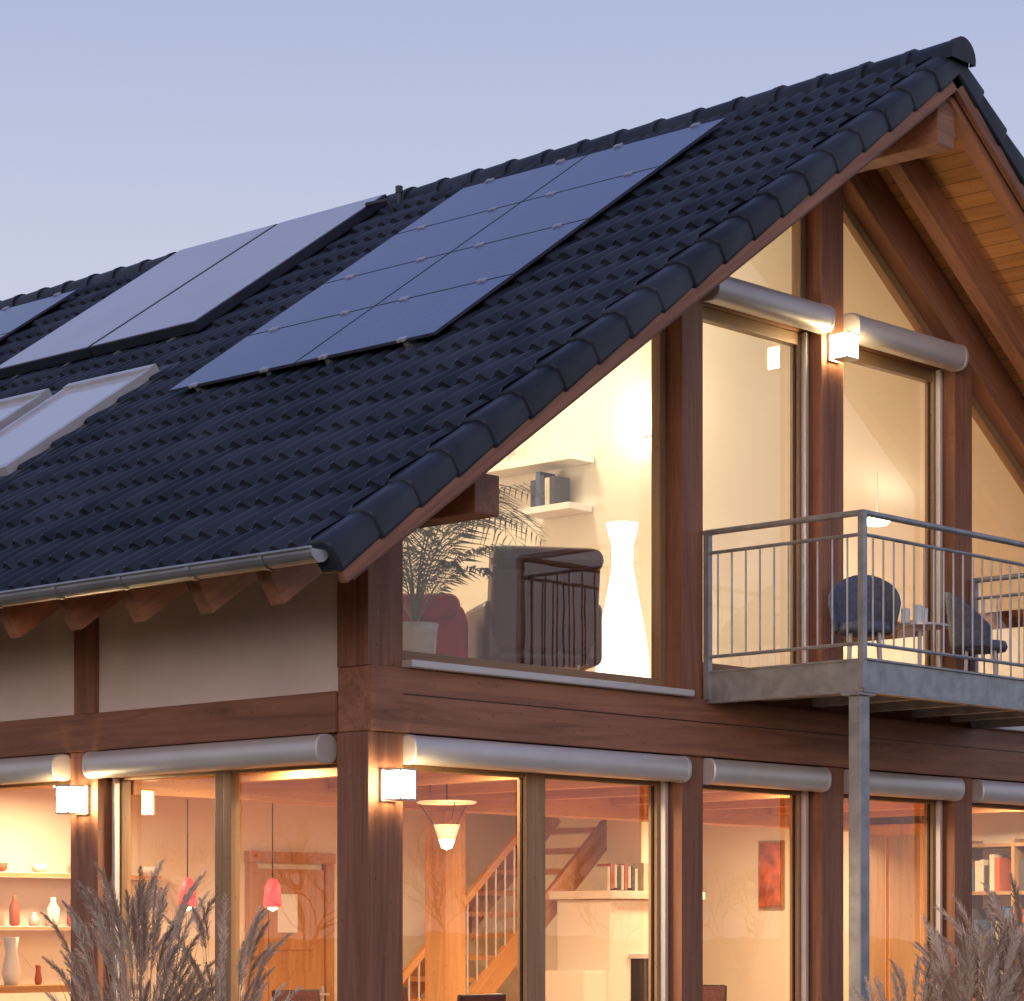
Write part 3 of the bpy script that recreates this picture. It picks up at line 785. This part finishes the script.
gg = MB()
for dx, dy in ((-.1, -.05), (.07, .02), (0, .12)):
    gg.lathe(4.82+dx, -.50+dy, [(.03, 3.752), (.03, 3.755), (.035, 3.87), (.03, 3.87), (.026, 3.76)], 14)
gg.build('tumblers', M_white, gt, True)

# ------------------------------------------------------------------ roof equipment
def pv_mat():
    m, nt, N, L, b = new_mat('pv_cells')
    tc = N.new('ShaderNodeTexCoord'); sx = N.new('ShaderNodeSeparateXYZ'); L.new(tc.outputs['UV'], sx.inputs[0])
    def grid(sock, n, w):
        a = N.new('ShaderNodeMath'); a.operation = 'MULTIPLY'; a.inputs[1].default_value = n; L.new(sock, a.inputs[0])
        f = N.new('ShaderNodeMath'); f.operation = 'FRACT'; L.new(a.outputs[0], f.inputs[0])
        c = N.new('ShaderNodeMath'); c.operation = 'LESS_THAN'; c.inputs[1].default_value = w; L.new(f.outputs[0], c.inputs[0]); return c.outputs[0]
    g1 = grid(sx.outputs['X'], 6, .05); g2 = grid(sx.outputs['Y'], 9, .05)
    mx = N.new('ShaderNodeMath'); mx.operation = 'MAXIMUM'; L.new(g1, mx.inputs[0]); L.new(g2, mx.inputs[1])
    n = N.new('ShaderNodeTexNoise'); n.inputs['Scale'].default_value = 1.5; n.inputs['Detail'].default_value = 3; L.new(tc.outputs['Object'], n.inputs['Vector'])
    r = N.new('ShaderNodeValToRGB'); r.color_ramp.elements[0].color = (.032, .06, .17, 1); r.color_ramp.elements[1].color = (.055, .095, .25, 1)
    L.new(n.outputs['Fac'], r.inputs['Fac'])
    mc = N.new('ShaderNodeMixRGB'); mc.inputs['Color2'].default_value = (.085, .125, .26, 1); L.new(mx.outputs[0], mc.inputs['Fac']); L.new(r.outputs[0], mc.inputs['Color1'])
    L.new(mc.outputs[0], b.inputs['Base Color']); b.inputs['Roughness'].default_value = .2
    return m
M_pv = pv_mat()
M_frame = plain('anodised_frame', (.10, .11, .16), .4, .6)
M_coll = plain('collector_glass', (.40, .41, .49), .14, 0, noise=.06, scale=1.2)
M_collfr = plain('collector_frame', (.05, .055, .08), .4, .6)
M_sky = plain('roof_window_glass', (.60, .61, .66), .08, 0, noise=.04, scale=1)
M_skfr = plain('roof_window_frame', (.55, .55, .56), .4, .3)
M_clamp = plain('steel_clamp', (.55, .57, .62), .35, .4)

def x2s(x): return (x-EX)/CT
def slab_on_roof(mb, x0, x1, y0, y1, n0, n1, mi):
    s0, s1 = x2s(x0), x2s(x1)
    i = len(mb.v)
    mb.v += [sp(-1, s0, n0, y0), sp(-1, s1, n0, y0), sp(-1, s1, n0, y1), sp(-1, s0, n0, y1),
             sp(-1, s0, n1, y0), sp(-1, s1, n1, y0), sp(-1, s1, n1, y1), sp(-1, s0, n1, y1)]
    for q in ((0, 1, 2, 3), (4, 7, 6, 5), (0, 4, 5, 1), (1, 5, 6, 2), (2, 6, 7, 3), (3, 7, 4, 0)):
        mb.f.append(tuple(i+k for k in q)); mb.m.append(mi)

def pv_array(x0, x1, y0, y1, rows, cols):
    e = empty('photovoltaic_array', sp(-1, x2s((x0+x1)/2), .1, (y0+y1)/2))
    fr = MB(); V = []; F = []; UV = []; cm = MB()
    hx = (x1-x0)/rows; hy = (y1-y0)/cols; g = .007
    for r in range(rows):
        for c in range(cols):
            a, b = x0+r*hx+g*.6, x0+(r+1)*hx-g*.6; p, q = y0+c*hy+g, y0+(c+1)*hy-g
            slab_on_roof(fr, a, b, p, q, .095, .112, 0)
            i = len(V); w = .006
            V += [sp(-1, x2s(a+w), .1135, p+w), sp(-1, x2s(b-w), .1135, p+w), sp(-1, x2s(b-w), .1135, q-w), sp(-1, x2s(a+w), .1135, q-w)]
            F.append((i, i+3, i+2, i+1)); UV += [(0, 0), (0, 1), (1, 1), (1, 0)]
    fr.build('frames', M_frame, e)
    o = mk('cells', V, F, M_pv, e); uv = o.data.uv_layers.new(name='UVMap')
    for k, c in enumerate(UV): uv.data[k].uv = c
    for r in range(rows+1):
        for c in range(cols):
            for t in (.22, .78):
                yy = y0+(c+t)*hy; xx = x0+r*hx
                slab_on_roof(cm, xx-.020, xx+.020, yy-.03, yy-.008, .106, .124, 0)
                slab_on_roof(cm, xx-.020, xx+.020, yy+.008, yy+.03, .106, .124, 0)
    cm.build('clamps', M_clamp, e)
    pv2 = MB()
    for c in range(cols):
        for t in (.22, .78):
            yy = y0+(c+t)*hy; slab_on_roof(pv2, x0+.01, x1-.01, yy-.018, yy+.018, .062, .0945, 0)
            for r in range(rows+1): slab_on_roof(pv2, x0+r*hx*.95+.02, x0+r*hx*.95+.07, yy-.03, yy+.03, .0, .06, 0)
    pv2.build('rails_and_roof_hooks', M_zinc, e)
pv_array(1.17, 4.08, 0.56, 3.12, 4, 2)
pv_array(1.15, 4.15, 7.95, 10.7, 4, 2)

def collector(x0, x1, y0, y1):
    e = empty('solar_thermal_collector', sp(-1, x2s((x0+x1)/2), .1, (y0+y1)/2)); m = MB()
    slab_on_roof(m, x0, x1, y0, y1, .06, .14, 0); o = m.build('casing', M_collfr, e, bevel=.008)
    m = MB(); slab_on_roof(m, x0+.014, x1-.014, y0+.016, y1-.016, .135, .1435, 0); m.build('glazing', M_coll, e)
    m = MB()
    for yy in (y0+.3, y1-.3): slab_on_roof(m, x0-.05, x1+.05, yy-.02, yy+.02, .02, .06, 0)
    m.build('rails', M_zinc, e)
collector(2.40, 4.40, 4.27, 5.53); collector(2.40, 4.40, 5.56, 6.82)
m = MB(); m.tube([sp(-1, x2s(4.2), .0, 4.05), sp(-1, x2s(4.2), .14, 4.05), sp(-1, x2s(4.2), .15, 4.28)], .02, 8)
p0 = sp(-1, x2s(4.32), .0, 4.12); m.tube([p0, (p0[0], p0[1], p0[2]+.17)], .018, 8); m.tube([(p0[0], p0[1], p0[2]+.15), (p0[0], p0[1], p0[2]+.2)], .03, 8)
m.build('collector_pipe', M_lead, None)

def roof_window(x0, x1, y0, y1, nm):
    m = MB()
    slab_on_roof(m, x0-.10, x1+.12, y0-.10, y1+.10, .0, .05, 2)
    t = .055
    slab_on_roof(m, x0, x0+t, y0, y1, .04, .11, 0); slab_on_roof(m, x1-t, x1, y0, y1, .04, .12, 0)
    slab_on_roof(m, x0+t, x1-t, y0, y0+t, .04, .11, 0); slab_on_roof(m, x0+t, x1-t, y1-t, y1, .04, .11, 0)
    slab_on_roof(m, x0+t, x1-t, y0+t, y1-t, .05, .09, 1)
    m.build(nm, [M_skfr, M_sky, M_lead], house)
roof_window(.42, 1.75, 3.94, 4.96, 'roof_window_a'); roof_window(.42, 1.75, 5.2, 6.22, 'roof_window_b')

# ------------------------------------------------------------------ ornamental grasses
def grass_mat():
    m, nt, N, L, b = new_mat('miscanthus')
    at = N.new('ShaderNodeAttribute'); at.attribute_name = 'tone'
    r = N.new('ShaderNodeValToRGB'); e = r.color_ramp.elements
    e[0].position = 0; e[0].color = (.14, .13, .06, 1); e[1].position = 1; e[1].color = (.90, .80, .68, 1)
    a = e.new(.4); a.color = (.36, .25, .17, 1); a = e.new(.7); a.color = (.66, .53, .44, 1)
    L.new(at.outputs['Fac'], r.inputs['Fac']); L.new(r.outputs[0], b.inputs['Base Color']); b.inputs['Roughness'].default_value = .8
    b.inputs['Specular IOR Level'].default_value = .2
    tl = N.new('ShaderNodeBsdfTranslucent'); L.new(r.outputs[0], tl.inputs['Color'])
    mx = N.new('ShaderNodeMixShader'); mx.inputs[0].default_value = .35
    out = [n for n in N if n.type == 'OUTPUT_MATERIAL'][0]
    L.new(b.outputs[0], mx.inputs[1]); L.new(tl.outputs[0], mx.inputs[2]); L.new(mx.outputs[0], out.inputs['Surface'])
    return m
M_grass = grass_mat()
def grass(x, y, h, rad, nstem, nleaf, seed, plume=.3):
    rnd = random.Random(seed); V = []; F = []; T = []
    def strip(p, q, w, t):
        d = Vector((rnd.uniform(-1, 1), rnd.uniform(-1, 1), rnd.uniform(-.3, .3)))
        sd = (q-p).cross(d)
        if sd.length < 1e-6: return
        sd.normalize(); k = len(V); V.extend([p-sd*w, p+sd*w, q+sd*w*.5, q-sd*w*.5]); F.append((k, k+1, k+2, k+3)); T.append(t)
    for i in range(nstem):
        a = rnd.uniform(0, 6.283); b0 = rnd.uniform(0, .16); lean = rnd.uniform(0, 1)**.8*rad
        hh = h*rnd.uniform(.64, 1.0)-lean*.25
        base = Vector((x+b0*math.cos(a), y+b0*math.sin(a), 0)); n = 8; prev = base
        a2 = a+rnd.uniform(-.5, .5)
        for k in range(1, n+1):
            t = k/n; p = base+Vector((math.cos(a2)*lean*t**2.0, math.sin(a2)*lean*t**2.0, hh*t)); strip(prev, p, .0025, .6); prev = p
        tone = rnd.uniform(.5, 1); dirn = Vector((math.cos(a2)*lean*2.0/hh, math.sin(a2)*lean*2.0/hh, 1)).normalized()
        L_ = plume*rnd.uniform(.7, 1.15); bend = Vector((math.cos(a2), math.sin(a2), -.35))*rnd.uniform(.6, 1.4)
        q = prev-dirn*L_*.5; m = 13
        for k in range(m):
            t = k/m; q2 = q+(dirn+bend*t*.6).normalized()*L_/m; strip(q, q2, .002, tone)
            for j in range(13):
                u = Vector((rnd.uniform(-1, 1), rnd.uniform(-1, 1), rnd.uniform(-.3, .4))).normalized()
                w = L_*.20*(.45+math.sin(math.pi*min(1, t+.12))*.75)*rnd.uniform(.5, 1.1)
                e = q2+(u*.42+(dirn+bend*(.2+t*.5))*.85).normalized()*w; strip(q2, e, rnd.uniform(.0014, .0030), min(1, tone*rnd.uniform(.75, 1.25)))
            q = q2
    for i in range(nleaf):
        a = rnd.uniform(0, 6.283); ln = h*rnd.uniform(.5, .92); p = Vector((x+rnd.uniform(-.15, .15), y+rnd.uniform(-.15, .15), 0)); el = rnd.uniform(1.2, 1.52); dr = rnd.uniform(.5, 1.9); t0 = rnd.uniform(0, .65)
        sd = Vector((-math.sin(a), math.cos(a), 0)); n = 9; w0 = .006; prev = None
        for k in range(n+1):
            w = w0*(1-(k/n)**2)+.0006; k0 = len(V); V.extend([p-sd*w, p+sd*w])
            if prev is not None: F.append((prev, prev+1, k0+1, k0)); T.append(t0)
            prev = k0; el -= dr/n*(.3+1.4*k/n); p = p+Vector((math.cos(a)*math.cos(el), math.sin(a)*math.cos(el), math.sin(el)))*ln/n
    o = mk('ornamental_grass', V, F, M_grass); at = o.data.attributes.new('tone', 'FLOAT', 'FACE'); at.data.foreach_set('value', T)
grass(-1.82, -0.18, 1.85, .27, 100, 260, 3, .32)
grass(-1.52, -0.5, 1.72, .20, 40, 140, 9, .28)
grass(1.50, -3.08, 1.60, .24, 80, 160, 5, .32)
grass(1.86, -3.18, 1.78, .25, 100, 180, 6, .34)
grass(1.24, -2.85, 1.42, .22, 40, 120, 8, .28)

def tree(x, y, h, seed):
    rnd = random.Random(seed); m = MB()
    def br(p, d, ln, r, dep):
        n = 3; pts = [p]; q = p; dd = d.copy()
        for i in range(n):
            dd = (dd+Vector((rnd.uniform(-.18, .18), rnd.uniform(-.18, .18), rnd.uniform(-.05, .15)))).normalized(); q = q+dd*ln/n; pts.append(q)
        m.tube(pts, [r, r*.85, r*.72, r*.6], 6 if dep > 4 else 3, 0, False)
        if dep <= 0: return
        for i in range(3):
            ax = Vector((rnd.uniform(-1, 1), rnd.uniform(-1, 1), rnd.uniform(-.3, .6))).normalized()
            nd = (dd*.9+ax*.75).normalized(); br(pts[rnd.choice((2, 3, 3))], nd, ln*rnd.uniform(.65, .84), r*.6, dep-1)
    br(Vector((x, y, 0)), Vector((0, 0, 1)), h*.20, h*.010, 6)
    m.build('bare_tree', M_bark)
for i, (x, y, h) in enumerate(((17, -19, 5.2), (22, -20, 5.6), (27, -21, 5.4), (32, -22, 5.8), (13, -20, 5.2), (-18, 24, 6), (-14, 26, 6), (-22, 25, 6.4), (-11, 24, 5.6))): tree(x, y, h, 20+i)

S = 1500
gv = [(-S, -S, 0), (S, -S, 0), (S, S, 0), (-S, S, 0)]
m_g, nt, N, L, b = new_mat('lawn')
tc = N.new('ShaderNodeTexCoord'); n1 = N.new('ShaderNodeTexNoise'); n1.inputs['Scale'].default_value = 1.2; n1.inputs['Detail'].default_value = 10
L.new(tc.outputs['Object'], n1.inputs['Vector']); r = N.new('ShaderNodeValToRGB'); r.color_ramp.elements[0].color = (.03, .045, .015, 1); r.color_ramp.elements[1].color = (.08, .09, .035, 1)
L.new(n1.outputs['Fac'], r.inputs['Fac']); L.new(r.outputs[0], b.inputs['Base Color']); b.inputs['Roughness'].default_value = 1
mk('ground', gv, [(0, 1, 2, 3)], m_g)
M_pave = plain('terrace_paving', (.30, .28, .26), .85, noise=.2, scale=3, bump=.3)
tm = MB()
for ix in range(27):
    for iy in range(6):
        tm.box(-0.9+ix*.42+.2, -.24-iy*.42, .015, .41, .41, .05)
tm.build('terrace', M_pave)

# ------------------------------------------------------------------ world + sun
w = bpy.data.worlds.new('World'); scene.world = w; w.use_nodes = True
N = w.node_tree.nodes; L = w.node_tree.links
bg = N.get('Background')
sky = N.new('ShaderNodeTexSky'); sky.sky_type = 'NISHITA'; sky.sun_disc = False
sky.sun_elevation = R(8); sky.sun_rotation = R(237)
tc = N.new('ShaderNodeTexCoord'); sx = N.new('ShaderNodeSeparateXYZ'); L.new(tc.outputs['Generated'], sx.inputs[0])
cr = N.new('ShaderNodeValToRGB'); e = cr.color_ramp.elements
e[0].position = 0.0; e[0].color = (.76, .70, .72, 1)
e[1].position = 1.0; e[1].color = (.18, .24, .48, 1)
for p, c in ((.12, (.72, .71, .80)), (.24, (.63, .66, .82)), (.335, (.475, .530, .775)), (.6, (.27, .34, .62))):
    q = e.new(p); q.color = (*c, 1)
L.new(sx.outputs['Z'], cr.inputs['Fac'])
sc = N.new('ShaderNodeVectorMath'); sc.operation = 'SCALE'; sc.inputs['Scale'].default_value = .08
L.new(sky.outputs[0], sc.inputs[0])
mx = N.new('ShaderNodeMixRGB'); mx.inputs['Fac'].default_value = .12
L.new(cr.outputs[0], mx.inputs['Color1']); L.new(sc.outputs[0], mx.inputs['Color2'])
L.new(mx.outputs[0], bg.inputs['Color']); bg.inputs['Strength'].default_value = 1.0
sl = bpy.data.lights.new('Sun', 'SUN'); sl.energy = 0.9; sl.angle = R(25); sl.color = (1, .70, .58)
so = bpy.data.objects.new('Sun', sl); COL.objects.link(so)
d = Vector((.80, .58, -.14)); so.rotation_euler = d.to_track_quat('-Z', 'Y').to_euler()

# ------------------------------------------------------------------ camera
cam = bpy.data.cameras.new('Camera'); co = bpy.data.objects.new('Camera', cam); COL.objects.link(co)
co.location = (-10.433, -10.808, 1.6)
vd = Vector((.7328, .6804, 0)); co.rotation_euler = vd.to_track_quat('-Z', 'Y').to_euler()
cam.sensor_width = 36; cam.sensor_fit = 'HORIZONTAL'; cam.lens = 36*2626/1024
cam.shift_y = 434.5/1024; cam.clip_end = 5000; cam.clip_start = .1
scene.camera = co
scene.view_settings.view_transform = 'Standard'; scene.view_settings.look = 'None'; scene.view_settings.exposure = 0
